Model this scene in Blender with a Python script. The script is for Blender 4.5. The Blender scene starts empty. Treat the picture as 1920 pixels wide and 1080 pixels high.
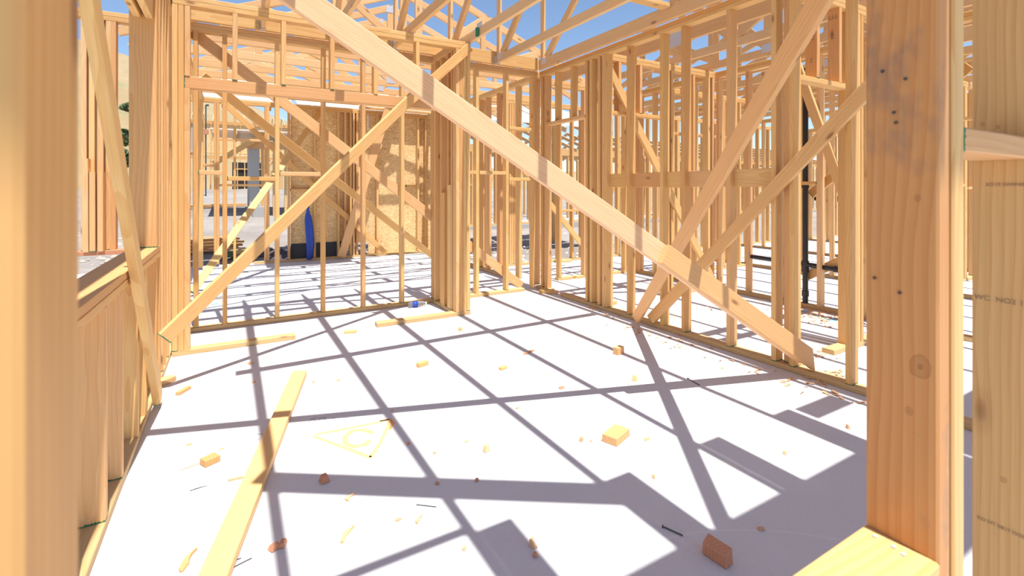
import bpy, math, random
from mathutils import Vector, Matrix, noise
random.seed(11)
C = bpy.context.scene.collection
V = Vector
# ---------------------------------------------------------------- survey of the site (metres)
EYE, F = 1.26, 905.0                     # eye height, focal length in pixels; axes follow the walls
def ray(u):
    k = (u-960.0)/F
    return .5+.866*k, .866-.5*k
def UX(u, Y):  a, b = ray(u); return Y/b*a
def UY(u, X):  a, b = ray(u); return X/a*b
def ZY(u, v, Y): a, b = ray(u); return EYE+(354-v)/F*Y/b
def ZX(u, v, X): a, b = ray(u); return EYE+(354-v)/F*X/a
def FL(u, v, z=0):
    a, b = ray(u); t = (EYE-z)*F/(v-354.0)
    return V((t*a, t*b, z))
def AT(u, v, D):
    a, b = ray(u); return V((D*a, D*b, EYE+(354-v)/F*D))
TW, TD = .038, .089                      # lumber thickness / width
ST = 2.65                                # underside of top plates
PT = ST+2*TW                             # top of plates (truss seat)

# ---------------------------------------------------------------- materials
def newmat(name):
    m = bpy.data.materials.new(name); m.use_nodes = True
    nt = m.node_tree; nt.nodes.clear()
    o = nt.nodes.new('ShaderNodeOutputMaterial'); b = nt.nodes.new('ShaderNodeBsdfPrincipled')
    nt.links.new(b.outputs[0], o.inputs[0])
    return m, nt, b
class NT:
    def __init__(s, nt): s.nt = nt
    def n(s, t, **k):
        x = s.nt.nodes.new('ShaderNode'+t)
        for a, v in k.items(): setattr(x, a, v)
        return x
    def l(s, a, b): s.nt.links.new(a, b)
    def val(s, inp, v):
        if hasattr(v, 'is_linked') or hasattr(v, 'links'): s.l(v, inp)
        else: inp.default_value = v
    def math(s, op, a, b=0.0, c=0.0):
        x = s.n('Math', operation=op)
        s.val(x.inputs[0], a); s.val(x.inputs[1], b); s.val(x.inputs[2], c)
        return x.outputs[0]
    def mix(s, f, a, b, blend='MIX'):
        x = s.n('Mix', data_type='RGBA', blend_type=blend)
        s.val(x.inputs[0], f); s.val(x.inputs[6], a); s.val(x.inputs[7], b)
        return x.outputs[2]
    def ramp(s, f, stops):
        x = s.n('ValToRGB'); s.val(x.inputs[0], f)
        e = x.color_ramp.elements
        e[0].position, e[0].color = stops[0]; e[1].position, e[1].color = stops[-1]
        for p, c in stops[1:-1]:
            q = e.new(p); q.color = c
        return x.outputs[0]
    def noise(s, vec, scale, detail=3, rough=.55, dist=0.0):
        x = s.n('TexNoise'); s.l(vec, x.inputs['Vector'])
        x.inputs['Scale'].default_value = scale; x.inputs['Detail'].default_value = detail
        x.inputs['Roughness'].default_value = rough; x.inputs['Distortion'].default_value = dist
        return x.outputs[0]
    def mapping(s, vec, sc=(1,1,1), loc=(0,0,0)):
        x = s.n('Mapping'); s.l(vec, x.inputs[0]); x.inputs['Scale'].default_value = sc; x.inputs['Location'].default_value = loc
        return x.outputs[0]
def g4(r, g, b): return (r, g, b, 1)

def wood_material(name, tones, ringc=.7, stain=0.0, green=True, knots=()):
    m, nt, b = newmat(name); T = NT(nt)
    tc = T.n('TexCoord').outputs['Object']; oi = T.n('ObjectInfo')
    rnd = oi.outputs['Random']
    off = T.n('CombineXYZ')
    T.l(T.math('MULTIPLY_ADD', rnd, .16, -.10), off.inputs[0])
    T.l(T.math('MULTIPLY_ADD', T.math('FRACT', T.math('MULTIPLY', rnd, 7.3)), .12, -.09), off.inputs[1])
    T.l(T.math('MULTIPLY', rnd, 37.0), off.inputs[2])
    va = T.n('VectorMath', operation='ADD'); T.l(tc, va.inputs[0]); T.l(off.outputs[0], va.inputs[1])
    v = va.outputs[0]
    vs = T.mapping(v, (1, 1, .30))
    wob = T.n('TexNoise'); T.l(vs, wob.inputs['Vector']); wob.inputs['Scale'].default_value = 3.5; wob.inputs['Detail'].default_value = 2
    wv = T.n('VectorMath', operation='SCALE'); T.l(wob.outputs[1], wv.inputs[0]); wv.inputs['Scale'].default_value = .10
    wa = T.n('VectorMath', operation='ADD'); T.l(T.mapping(v, (1,1,.03)), wa.inputs[0]); T.l(wv.outputs[0], wa.inputs[1])
    w = T.n('TexWave', wave_type='RINGS', rings_direction='Z', wave_profile='SAW'); T.l(wa.outputs[0], w.inputs['Vector'])
    w.inputs['Scale'].default_value = 24; w.inputs['Distortion'].default_value = .6; w.inputs['Detail'].default_value = 1.5
    ring = T.math('POWER', w.outputs['Fac'], 1.6)
    fine = T.noise(T.mapping(v, (260, 260, 5)), 1.0, 2)
    broad = T.noise(T.mapping(v, (5, 5, 1.3)), 1.0, 3)
    base = T.ramp(rnd, [(i/(len(tones)-1), g4(*c)) for i, c in enumerate(tones)])
    dark = T.mix(1.0, base, g4(.84, .66, .48), 'MULTIPLY')
    col = T.mix(T.math('MULTIPLY', ring, ringc), base, dark)
    col = T.mix(T.math('MULTIPLY', T.math('SUBTRACT', fine, .36), .75), col, g4(.40, .19, .075))
    col = T.mix(T.math('MULTIPLY', broad, .35), col, T.mix(1.0, base, g4(.92, .84, .74), 'MULTIPLY'))
    # knots
    vo = T.n('TexVoronoi'); T.l(T.mapping(v, (7, 7, 2.6)), vo.inputs['Vector']); vo.inputs['Scale'].default_value = 1.0; vo.inputs['Randomness'].default_value = 1
    kd = vo.outputs['Distance']
    knot = T.ramp(kd, [(0.0, g4(1,1,1)), (.055, g4(.9,.9,.9)), (.09, g4(.25,.25,.25)), (.16, g4(0,0,0))])
    col = T.mix(T.math('MULTIPLY', knot, .8), col, g4(.22, .09, .035))
    if stain:
        bl = T.noise(T.mapping(v, (9, 9, 5)), 1.0, 4, .7)
        col = T.mix(T.ramp(bl, [(.56, g4(0,0,0)), (.68, g4(stain,)*3 if False else (stain,stain,stain,1))]), col, g4(.22, .15, .12))
    if knots:
        sk = T.n('SeparateXYZ'); T.l(tc, sk.inputs[0])
        nz = T.math('MULTIPLY', T.math('SUBTRACT', T.noise(tc, 55, 3), .5), .5)
        for (kx, kz, kr) in knots:
            dx = T.math('SUBTRACT', sk.outputs[0], kx); dz = T.math('MULTIPLY', T.math('SUBTRACT', sk.outputs[2], kz), .75)
            r_ = T.math('DIVIDE', T.math('SQRT', T.math('ADD', T.math('MULTIPLY', dx, dx), T.math('MULTIPLY', dz, dz))), kr)
            r_ = T.math('ADD', r_, nz)
            f_ = T.ramp(r_, [(0.0, g4(1,1,1)), (.22, g4(.75,.75,.75)), (.30, g4(.35,.35,.35)), (.80, g4(.45,.45,.45)), (.90, g4(.7,.7,.7)), (1.0, g4(.15,.15,.15))])
            f_ = T.math('MULTIPLY', f_, T.math('MULTIPLY', T.math('LESS_THAN', r_, .995), .62))
            col = T.mix(f_, col, g4(.20, .085, .03))
    if green:
        sx = T.n('SeparateXYZ'); T.l(tc, sx.inputs[0])
        gz = T.math('LESS_THAN', T.math('SUBTRACT', sx.outputs[2], T.math('MULTIPLY', T.math('SUBTRACT', fine, .5), .02)), .006)
        has = T.math('GREATER_THAN', T.math('FRACT', T.math('MULTIPLY', rnd, 13.7)), .35)
        col = T.mix(T.math('MULTIPLY', gz, has), col, g4(.02, .16, .07))
    T.l(col, b.inputs['Base Color'])
    b.inputs['Roughness'].default_value = .62; b.inputs['Specular IOR Level'].default_value = .35
    bp = T.n('Bump'); bp.inputs['Strength'].default_value = .12; bp.inputs['Distance'].default_value = .002
    T.l(T.math('ADD', T.math('MULTIPLY', ring, .6), fine), bp.inputs['Height']); T.l(bp.outputs[0], b.inputs['Normal'])
    return m
PINE = [(.76,.50,.205),(.72,.44,.17),(.80,.56,.26),(.67,.39,.15),(.77,.50,.20),(.74,.48,.235),(.64,.35,.135),(.80,.57,.25),(.70,.43,.17)]
FIR = [(.74,.44,.20),(.76,.49,.245),(.66,.36,.155),(.78,.52,.27)]
WOOD = wood_material('pine_lumber', PINE)
FIRM = wood_material('fir_lumber', FIR, .5)
OFFW = wood_material('pine_offcut', PINE, .45, green=False)
OFFF = wood_material('fir_offcut', FIR, .5, green=False)
POSTM = wood_material('fir_post_weathered', [(.60,.30,.11),(.62,.32,.125)], .8, stain=.5, knots=[(-(UY(u, .815)-.3165), ZX(u, v, .815)-TW, r) for u, v, r in ((1725, 688, .013), (1704, 771, .0048), (1720, 371, .0042))])
GOLDP = wood_material('golden_fir_post', [(.68,.40,.15),(.70,.42,.16)], .7)
xr_ = UX(1820, .361)
TANP = wood_material('tan_fir_stud', [(.66,.43,.19),(.67,.44,.195)], .75, knots=[(-(UY(u, xr_)-.3165), ZX(u, v, xr_)-TW, r) for u, v, r in ((1881, 900, .0048), (1842, 233, .0034), (1871, 238, .0034))])
PLATE = wood_material('treated_plate_lumber', [(.58,.43,.21),(.64,.46,.23),(.55,.40,.20)], .6, green=False)
TRUSSM = wood_material('truss_lumber', [(.79,.53,.27),(.76,.48,.23),(.82,.59,.32),(.78,.50,.22)], .5, green=False)
REDW = wood_material('reddish_fir', [(.55,.26,.16),(.62,.32,.20)], .7, green=False)
CHIPM = wood_material('wood_chip', [(.78,.47,.27),(.66,.34,.19),(.82,.55,.32)], .4, green=False)

def simple(name, col, rough=.6, metal=0.0, spec=.5):
    m, nt, b = newmat(name); b.inputs['Base Color'].default_value = g4(*col)
    b.inputs['Roughness'].default_value = rough; b.inputs['Metallic'].default_value = metal; b.inputs['Specular IOR Level'].default_value = spec
    T = NT(nt); tc = T.n('TexCoord').outputs['Object']
    n = T.noise(tc, 14, 4); c = T.mix(T.math('MULTIPLY', n, .35), g4(*col), g4(*[x*.72 for x in col])); T.l(c, b.inputs['Base Color'])
    return m
STEEL = simple('galvanised_steel', (.62,.66,.72), .45, .3)
BLACKP = simple('black_abs_plastic', (.018,.017,.02), .35)
BLUE = simple('blue_tarp_fabric', (.01,.06,.42), .5)
GREENC = simple('green_paint', (.01,.22,.11), .5)
NAILM = simple('dark_steel_nail', (.10,.09,.09), .45, .6)
TAR = simple('black_building_paper', (.05,.055,.065), .8)
INK = simple('stamp_ink', (.32,.20,.13), .8)
PENCIL = simple('pencil_marks', (.42,.41,.42), .9)
YPAINT = simple('yellow_marking_paint', (.92,.58,.20), .9)
OPAINT = simple('orange_marking_paint', (.85,.36,.12), .9)
CHALK = simple('blue_chalk_paint', (.12,.42,.72), .9)
TEALP = simple('teal_marking_paint', (.10,.50,.46), .9)
DARKIN = simple('dark_interior', (.03,.022,.02), .9)
WHITEP = simple('white_plastic', (.8,.82,.84), .4)
GREYP = simple('grey_sheathing', (.42,.42,.40), .9)
def bottle_mat():
    m, nt, b = newmat('clear_plastic'); b.inputs['Base Color'].default_value = g4(.9,.95,1); b.inputs['Transmission Weight'].default_value = .9
    b.inputs['Roughness'].default_value = .08; b.inputs['IOR'].default_value = 1.3
    return m
CLEAR = bottle_mat()
def osb_mat():
    m, nt, b = newmat('oriented_strand_board'); T = NT(nt)
    tc = T.n('TexCoord').outputs['Object']
    vo = T.n('TexVoronoi'); T.l(T.mapping(tc, (14, 14, 26)), vo.inputs['Vector']); vo.inputs['Scale'].default_value = 1; 
    vd = T.noise(T.mapping(tc, (9, 9, 34)), 1, 5, .7, 2.5)
    c = T.ramp(T.math('ADD', T.math('MULTIPLY', T.n('SeparateColor').outputs[0], 0), vd), [(.34, g4(.42,.24,.09)), (.47, g4(.74,.50,.23)), (.55, g4(.88,.68,.36)), (.7, g4(.93,.78,.48))])
    sc = T.n('SeparateColor'); T.l(vo.outputs['Color'], sc.inputs[0])
    c = T.mix(T.math('MULTIPLY', sc.outputs[0], .35), c, g4(.62,.38,.17))
    T.l(c, b.inputs['Base Color']); b.inputs['Roughness'].default_value = .75
    return m
OSB = osb_mat()
def deck_mat():
    m, nt, b = newmat('pale_roof_sheathing'); T = NT(nt)
    tc = T.n('TexCoord').outputs['Object']
    n = T.noise(T.mapping(tc, (3, 14, 3)), 2, 4)
    T.l(T.ramp(n, [(.35, g4(.78,.60,.46)), (.65, g4(.86,.74,.62))]), b.inputs['Base Color']); b.inputs['Roughness'].default_value = .8
    return m
DECK = deck_mat()
def slab_mat():
    m, nt, b = newmat('concrete_slab'); T = NT(nt)
    tc = T.n('TexCoord').outputs['Object']
    a = T.noise(tc, 1.1, 5, .6); f = T.noise(tc, 60, 4, .7); sp = T.noise(tc, 210, 2, .5)
    col = T.ramp(a, [(.3, g4(.585,.592,.61)), (.7, g4(.66,.665,.68))])
    col = T.mix(T.math('MULTIPLY', T.math('SUBTRACT', f, .45), .5), col, g4(.45,.44,.45))
    col = T.mix(T.ramp(sp, [(.66, g4(0,0,0)), (.72, g4(.5,.5,.5))]), col, g4(.40,.36,.33))
    # saw dust dropped where boards were cut: patches of their own shape
    for (cx, cy, r, st) in ((2.95, 3.05, .75, .75), (2.75, 3.5, .6, .5), (3.16, 1.9, .5, .5), (4.9, 3.0, .8, .9), (4.0, 2.0, .5, .6), (3.15, 4.5, .7, .5), (3.25, 2.6, .35, .5)):
        d = T.n('VectorMath', operation='DISTANCE'); T.l(tc, d.inputs[0]); d.inputs[1].default_value = (cx, cy, 0)
        fall = T.ramp(T.math('DIVIDE', d.outputs['Value'], r), [(.0, g4(1,1,1)), (1, g4(0,0,0))])
        gr = T.ramp(T.noise(tc, 42+cx*3, 4, .8), [(.47, g4(0,0,0)), (.62, g4(1,1,1))])
        col = T.mix(T.math('MULTIPLY', T.math('MULTIPLY', fall, gr), st), col, g4(.60,.42,.27))
    # faint curved trowel mark
    d = T.n('VectorMath', operation='DISTANCE'); T.l(tc, d.inputs[0]); d.inputs[1].default_value = (1.1, .2, 0)
    arc = T.math('COMPARE', d.outputs['Value'], 1.06, .006)
    col = T.mix(T.math('MULTIPLY', arc, .25), col, g4(.78,.78,.80))
    T.l(col, b.inputs['Base Color']); b.inputs['Roughness'].default_value = .8; b.inputs['Specular IOR Level'].default_value = .25
    bp = T.n('Bump'); bp.inputs['Strength'].default_value = .15; bp.inputs['Distance'].default_value = .003; T.l(f, bp.inputs['Height']); T.l(bp.outputs[0], b.inputs['Normal'])
    return m
SLAB = slab_mat()
def dirt_mat():
    m, nt, b = newmat('dirt_ground'); T = NT(nt)
    tc = T.n('TexCoord').outputs['Object']
    a = T.noise(tc, .35, 6, .65); f = T.noise(tc, 7, 5, .75)
    col = T.ramp(a, [(.35, g4(.235,.205,.18)), (.65, g4(.345,.315,.285))])
    col = T.mix(T.ramp(f, [(.5, g4(0,0,0)), (.7, g4(.7,.7,.7))]), col, g4(.26,.21,.17))
    T.l(col, b.inputs['Base Color']); b.inputs['Roughness'].default_value = .95
    bp = T.n('Bump'); bp.inputs['Strength'].default_value = .7; bp.inputs['Distance'].default_value = .06; T.l(f, bp.inputs['Height']); T.l(bp.outputs[0], b.inputs['Normal'])
    return m
DIRT = dirt_mat()
def hill_mat():
    m, nt, b = newmat('dry_hillside'); T = NT(nt)
    tc = T.n('TexCoord').outputs['Object']
    a = T.noise(tc, .06, 6, .7); f = T.noise(tc, .22, 6, .75); s = T.noise(tc, 1.6, 4, .8)
    col = T.ramp(a, [(.35, g4(.25,.18,.085)), (.65, g4(.34,.26,.15))])
    col = T.mix(T.ramp(f, [(.54, g4(0,0,0)), (.60, g4(.8,.8,.8))]), col, g4(.20,.20,.10))
    col = T.mix(T.math('MULTIPLY', s, .4), col, g4(.36,.26,.14))
    T.l(col, b.inputs['Base Color']); b.inputs['Roughness'].default_value = 1
    return m
HILL = hill_mat()
def leaf_mat():
    m, nt, b = newmat('scrub_leaves'); T = NT(nt)
    tc = T.n('TexCoord').outputs['Object']
    col = T.ramp(T.noise(tc, 1.3, 5, .8), [(.35, g4(.05,.09,.035)), (.6, g4(.16,.20,.09)), (.75, g4(.30,.31,.17))])
    T.l(col, b.inputs['Base Color']); b.inputs['Roughness'].default_value = .9
    return m
LEAF = leaf_mat()

# ---------------------------------------------------------------- builders
def tag(o, label=None, cat=None, group=None, kind=None):
    if label: o['label'] = label
    if cat: o['category'] = cat
    if group: o['group'] = group
    if kind: o['kind'] = kind
    return o
def thing(name, label, cat, loc=(0,0,0), group=None):
    o = bpy.data.objects.new(name, None); C.objects.link(o); o.location = loc; o.empty_display_size = .1
    return tag(o, label, cat, group, 'thing')
# a tiny registry keeps world matrices so that children can be parented before any depsgraph update
WM = {}
def mk(name, verts, faces, mat, parent=None, mw=None, smooth=False):
    me = bpy.data.meshes.new(name); me.from_pydata([tuple(v) for v in verts], [], faces); me.update()
    if smooth:
        for p in me.polygons: p.use_smooth = True
    me.materials.append(mat)
    o = bpy.data.objects.new(name, me); C.objects.link(o)
    M = (mw if mw is not None else Matrix()).copy()
    WM[o.name] = M
    if parent is not None:
        o.parent = parent
        P = WM.get(parent.name) or Matrix.Translation(parent.location)
        o.matrix_basis = P.inverted() @ M
    else:
        o.matrix_basis = M
    return o
def frame(p0, p1, n):
    z = (V(p1)-V(p0)); L = z.length; z.normalize()
    y = V(n)-z*V(n).dot(z); y.normalize(); x = y.cross(z)
    M = Matrix((x, y, z)).transposed().to_4x4(); M.translation = V(p0)
    return M, L
def board(name, parent, p0, p1, n, w=TD, t=TW, mat=None, cut0=0.0, cut1=0.0, ch=.003):
    """lumber piece: p0->p1 centre line, n = direction of its thin side; cut = skew of the ends across the width"""
    M, L = frame(p0, p1, n)
    t -= random.random()*.0018; w -= random.random()*.0012
    a, b = w/2, t/2; c = min(ch, t*.2)
    sec = [(-a+c,-b),(a-c,-b),(a,-b+c),(a,b-c),(a-c,b),(-a+c,b),(-a,b-c),(-a,-b+c)]
    vs = [(x, y, 0+cut0*x/a) for x, y in sec]+[(x, y, L+cut1*x/a) for x, y in sec]
    fs = [tuple(reversed(range(8))), tuple(range(8, 16))]+[(i, (i+1) % 8, 8+(i+1) % 8, 8+i) for i in range(8)]
    return mk(name, vs, fs, mat or WOOD, parent, M)
def box(name, parent, lo, hi, mat):
    lo, hi = V(lo), V(hi); c = (lo+hi)/2; c.z = lo.z; h = (hi-lo)/2
    vs = [(x*h.x, y*h.y, z*2*h.z) for z in (0, 1) for x, y in ((-1,-1),(1,-1),(1,1),(-1,1))]
    fs = [(3,2,1,0),(4,5,6,7),(0,1,5,4),(1,2,6,5),(2,3,7,6),(3,0,4,7)]
    return mk(name, vs, fs, mat, parent, Matrix.Translation(c))
def J(a): return a+random.uniform(-.004, .004)

class Frame:
    """one stud wall. axis 'x' runs along X at depth c..c+d in Y; axis 'y' runs along Y at c..c+d in X"""
    def __init__(s, label, axis, c, a0, a1, d=TD, group=None, name='stud_wall_frame'):
        s.ax, s.c, s.d, s.m = axis, c, d, c+d/2
        s.r = thing(name, label, 'wall frame', s.P((a0+a1)/2, 0), group)
        s.a0, s.a1 = a0, a1
    def P(s, a, z): return V((a, s.m, z)) if s.ax == 'x' else V((s.m, a, z))
    @property
    def N(s): return V((1,0,0)) if s.ax == 'x' else V((0,1,0))
    def stud(s, a, z0=TW, z1=ST, name='stud', mat=None, jit=.003):
        a += TW/2
        j = random.uniform(-jit, jit)
        return board(name, s.r, s.P(a, z0), s.P(a+j, z1), s.N, s.d-.002, TW, mat)
    def flat(s, a, z0=TW, z1=ST, side=0, name='backing_stud', mat=None):     # stud turned 90 degrees, wide face along the wall
        o = (V((0,1,0)) if s.ax == 'x' else V((1,0,0)))
        off = o*(side*(s.d/2-TW/2))
        return board(name, s.r, s.P(a+TD/2, z0)+off, s.P(a+TD/2, z1)+off, o, TD, TW, mat)
    def plate(s, a0, a1, z, name='bottom_plate', mat=None):
        return board(name, s.r, s.P(a0, z+TW/2), s.P(a1, z+TW/2), (0,0,1), s.d, TW, mat or (PLATE if name == 'bottom_plate' else WOOD))
    def tops(s, a0=None, a1=None, ext=(0, 0)):
        a0 = s.a0 if a0 is None else a0; a1 = s.a1 if a1 is None else a1
        s.plate(a0, a1, ST, 'top_plate'); s.plate(a0+ext[0], a1+ext[1], ST+TW, 'top_plate')
    def block(s, a0, a1, z, name='fire_block', w=None, mat=None):            # flat block between studs
        return board(name, s.r, s.P(a0, z+TW/2), s.P(a1, z+TW/2), (0,0,1), w or s.d-.004, TW, mat)
    def edge(s, a0, a1, z0, z1, off=0.0, name='header', mat=None, t=TW):     # board on edge
        o = (V((0,1,0)) if s.ax == 'x' else V((1,0,0)))
        return board(name, s.r, s.P(a0, (z0+z1)/2)+o*off, s.P(a1, (z0+z1)/2)+o*off, o, z1-z0, t, mat)

# ================================================================ THE SETTING
def slab():
    pts = [(-2.7,-2.5),(15.3,-2.5),(15.3,7.02),(3.55,7.02),(3.55,9.35),(-2.7,9.35)]
    vs = [(x, y, 0) for x, y in pts]+[(x, y, -.32) for x, y in pts]
    n = len(pts); fs = [tuple(range(n)), tuple(reversed(range(n, 2*n)))]+[(i, n+i, n+(i+1) % n, (i+1) % n) for i in range(n)]
    tag(mk('floor', vs, fs, SLAB), 'white sunlit concrete slab crossed by grey shadows', None, None, 'structure')
slab()
def ground_z(x, y):
    r = max(0.0, y-11)
    z = -.28+min(1.5, r*.046)
    edge = 0 if (-3.5 < x < 16 and -3 < y < 10) else 1
    return z+edge*(noise.noise(V((x*.4, y*.4, 0)))*.10+noise.noise(V((x*1.7, y*1.7, 3)))*.04)
def terrain():
    xs = [-60+i*2.0 for i in range(20)]+[-20+i*.5 for i in range(80)]+[20+i*3 for i in range(24)]
    ys = [-12+i*1.0 for i in range(20)]+[8+i*.5 for i in range(44)]+[30+i*2.5 for i in range(18)]
    vs = [(x, y, ground_z(x, y)) for y in ys for x in xs]; w = len(xs)
    fs = [(j*w+i, j*w+i+1, (j+1)*w+i+1, (j+1)*w+i) for j in range(len(ys)-1) for i in range(w-1)]
    tag(mk('ground', vs, fs, DIRT, smooth=True), 'bare graded dirt around the slab', None, None, 'structure')
    # hillside beyond
    def hz(x, y):
        d = math.hypot(x, y); ang = math.atan2(x, y)      # 0 = +Y, negative to the left
        h = max(0.0, min(1.0, (d-55)/75.0)); h = h*h*(3-2*h)
        fall = max(.12, min(1.0, 1.0-(ang+.30)*1.1))
        return -.5+h*32*fall+noise.noise(V((x*.03, y*.03, 1)))*4*h+noise.noise(V((x*.2, y*.2, 5)))*.7*h
    vs = []; fs = []; NA, NR = 120, 30
    for j in range(NR):
        d = 48+j*4.2
        for i in range(NA):
            a = -1.5+i*(3.2/(NA-1)); x, y = d*math.sin(a), d*math.cos(a)
            vs.append((x, y, hz(x, y)+1.2))
    fs = [(j*NA+i, (j+1)*NA+i, (j+1)*NA+i+1, j*NA+i+1) for j in range(NR-1) for i in range(NA-1)]
    tag(mk('hills', vs, fs, HILL, smooth=True), 'dry tan hillside beyond the building site', None, None, 'structure')
terrain()

# ================================================================ WALL N: window wall the view looks through
W = Frame('nearest window wall frame, its blurred posts and sill filling both picture edges', 'x', .272, -1.2, 5.2)
SILL = .76
wl, wr = -.075, .815
W.plate(-1.2, 5.2, 0); W.tops()
W.stud(wl-TW, mat=GOLDP, name='trimmer_stud', jit=0); W.stud(wl-2*TW, name='king_stud', jit=0, mat=GOLDP)
W.stud(wr, name='trimmer_stud', mat=POSTM, jit=0); W.stud(wr+TW+.013, name='king_stud', jit=0)
board('sheathing_strip', W.r, V((wr+TW+.0065, .327, TW)), V((wr+TW+.0065, .327, ST)), (1,0,0), .067, .0125, OSB)
W.plate(wl, wr, SILL-TW, 'window_sill_plate', mat=WOOD); W.plate(wl, wr, SILL-2*TW, 'window_sill_plate', mat=WOOD)
for a in (.12, .42, .70): W.stud(a, TW, SILL-2*TW, 'cripple_stud')
W.edge(wl, wr, 2.12, 2.26, -.024, 'window_header'); W.edge(wl, wr, 2.12, 2.26, .024, 'window_header')
for a in (.12, .42): W.stud(a, 2.26, ST, 'cripple_stud')
rs = W.stud(UX(1820, .361), name='stud', mat=TANP, jit=0)
W.block(wr+2*TW+.013, UX(1820, .361), 1.312, mat=FIRM)
for a in (-.62, -1.03, 1.63, 2.04, 2.45, 2.86, 3.3, 3.9, 4.5): W.stud(a)
def stamp(parent, txt, loc, rot, size, mat=INK, name='grade_stamp'):
    cu = bpy.data.curves.new(name, 'FONT'); cu.body = txt; cu.size = size; cu.extrude = .0001
    cu.materials.append(mat); cu.align_x = 'LEFT'
    tmp = bpy.data.objects.new('tmp', cu); C.objects.link(tmp); dg = bpy.context.evaluated_depsgraph_get(); dg.update()
    me = bpy.data.meshes.new_from_object(tmp.evaluated_get(dg)); bpy.data.objects.remove(tmp)
    o = bpy.data.objects.new(name, me); C.objects.link(o); o.parent = parent
    M = Matrix.Translation(V(loc)) @ rot.to_4x4()
    o.matrix_basis = (WM.get(parent.name) or Matrix.Translation(parent.location)).inverted() @ M
    return o
XF = Matrix(((0,0,-1),(-1,0,0),(0,1,0)))        # text on a -X facing face: reads along -Y, up +Z
xr = UX(1820, .361)-.0004
for (u, v, s, t) in ((1848, 349, .0085, 'KD19 SW0N0E4053'), (1826, 560, .013, 'WC  NO2 175'), (1832, 972, .0085, 'KD HT 0817 DOUG FIR-L')):
    stamp(rs, t, (xr, UY(u, xr), ZX(u, v, xr)), XF, s)
# staples and nail heads driven into the sill and posts
def nail_head(parent, p, n, r=.0035, mat=NAILM, name='nail_head'):
    M, L = frame(V(p), V(p)+V(n)*.0015, (0,0,1) if abs(n[2]) < .5 else (0,1,0))
    vs = [(r*math.cos(i*math.pi/5), r*math.sin(i*math.pi/5), z) for z in (0, L) for i in range(10)]
    fs = [tuple(reversed(range(10))), tuple(range(10, 20))]+[(i, (i+1) % 10, 10+(i+1) % 10, 10+i) for i in range(10)]
    return mk(name, vs, fs, mat, parent, M)
lp = [c for c in W.r.children if c.name.startswith('trimmer_stud')]
rp = lp[-1]
for (u, v) in ((1655, 134), (1698, 148), (1676, 211), (1680, 230), (1640, 521), (1687, 549)):
    nail_head(rp, (wr-.0002, UY(u, wr), ZX(u, v, wr)), (-1,0,0), .0022)
sl = [c for c in W.r.children if c.name.startswith('window_sill_plate')][0]
for (u, v) in ((1641, 1006), (1676, 1026), (1694, 1040)):
    p = FL(u, v, SILL+.0003); nail_head(sl, p, (0,0,1), .0032, STEEL)

# ================================================================ WALL L: left wall with wide window
xl = -.405-.14
W = Frame('left wall frame with a wide low window opening, doubled sill on cripple studs', 'y', xl, .36, 5.15, .14)
W.plate(.36, 5.15, 0); W.tops()
for (a, b, z) in ((.45, 3.80, .90-TW), (.45, 3.80, .90-2*TW)): W.plate(a, b, z, 'window_sill_plate', mat=WOOD)
for u, v in ((277, 767), (262, 817), (233, 897), (203, 993)):
    W.stud(UY(u, -.405)-TW, TW, .90-2*TW, 'cripple_stud', mat=FIRM if u in (233, 203) else None)
for a in (1.83, 1.43, 1.02, .62): W.stud(a, TW, .90-2*TW, 'cripple_stud')
W.stud(3.66, .90, ST, 'trimmer_stud', jit=0); W.stud(3.66+TW, .90, ST, 'trimmer_stud', jit=0)
W.stud(3.66, TW, .90-2*TW, 'cripple_stud')
for a, m in ((3.80, None), (3.96, FIRM), (4.10, None), (4.28, FIRM)): W.stud(a, mat=m)
W.stud(.41); W.stud(4.75); W.stud(5.0)
W.edge(.45, 3.66, 2.30, 2.60, .03, 'window_header'); W.edge(.45, 3.66, 2.30, 2.60, -.03, 'window_header')

# ================================================================ WALL C: closet front with wide opening
YC = 4.40
W = Frame('closet front wall frame, wide opening under a level header and short cripples', 'x', YC, -.40, 2.06)
W.tops()
for a in (-.40, -.362): W.stud(a, jit=0)
W.stud(-.324, TW, 2.025, 'trimmer_stud', jit=0)
W.plate(-.40, .45, 0); W.plate(1.13, 2.06, 0)
hd = W.edge(-.324, 1.905, 2.025, 2.118, -.02, 'header', FIRM); W.edge(-.324, 1.905, 2.025, 2.118, .024, 'header')
W.stud(-.322, 2.118, ST, 'cripple_stud', jit=0)
for u in (435, 527, 619, 701, 780): W.stud(UX(u, YC), 2.118, ST, 'cripple_stud')
for a in (1.905, 1.943, 1.981, 2.021): W.stud(a, jit=0, mat=WOOD)
# ---- closet end wall
W = Frame('closet side wall frame of close-set studs beside the opening', 'y', 1.905, YC+TD, 5.055)
W.tops(); W.plate(YC+TD, 5.055, 0)
W.stud(4.51, mat=FIRM); W.stud(4.60); W.stud(4.80); W.stud(4.98); W.flat(4.54, side=1); W.flat(4.66, side=1); W.flat(4.86, side=1, mat=FIRM)
W.flat(4.55, z1=1.30, side=-1, name='short_stud'); W.flat(4.72, z1=1.22, side=-1, name='short_stud')

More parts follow.
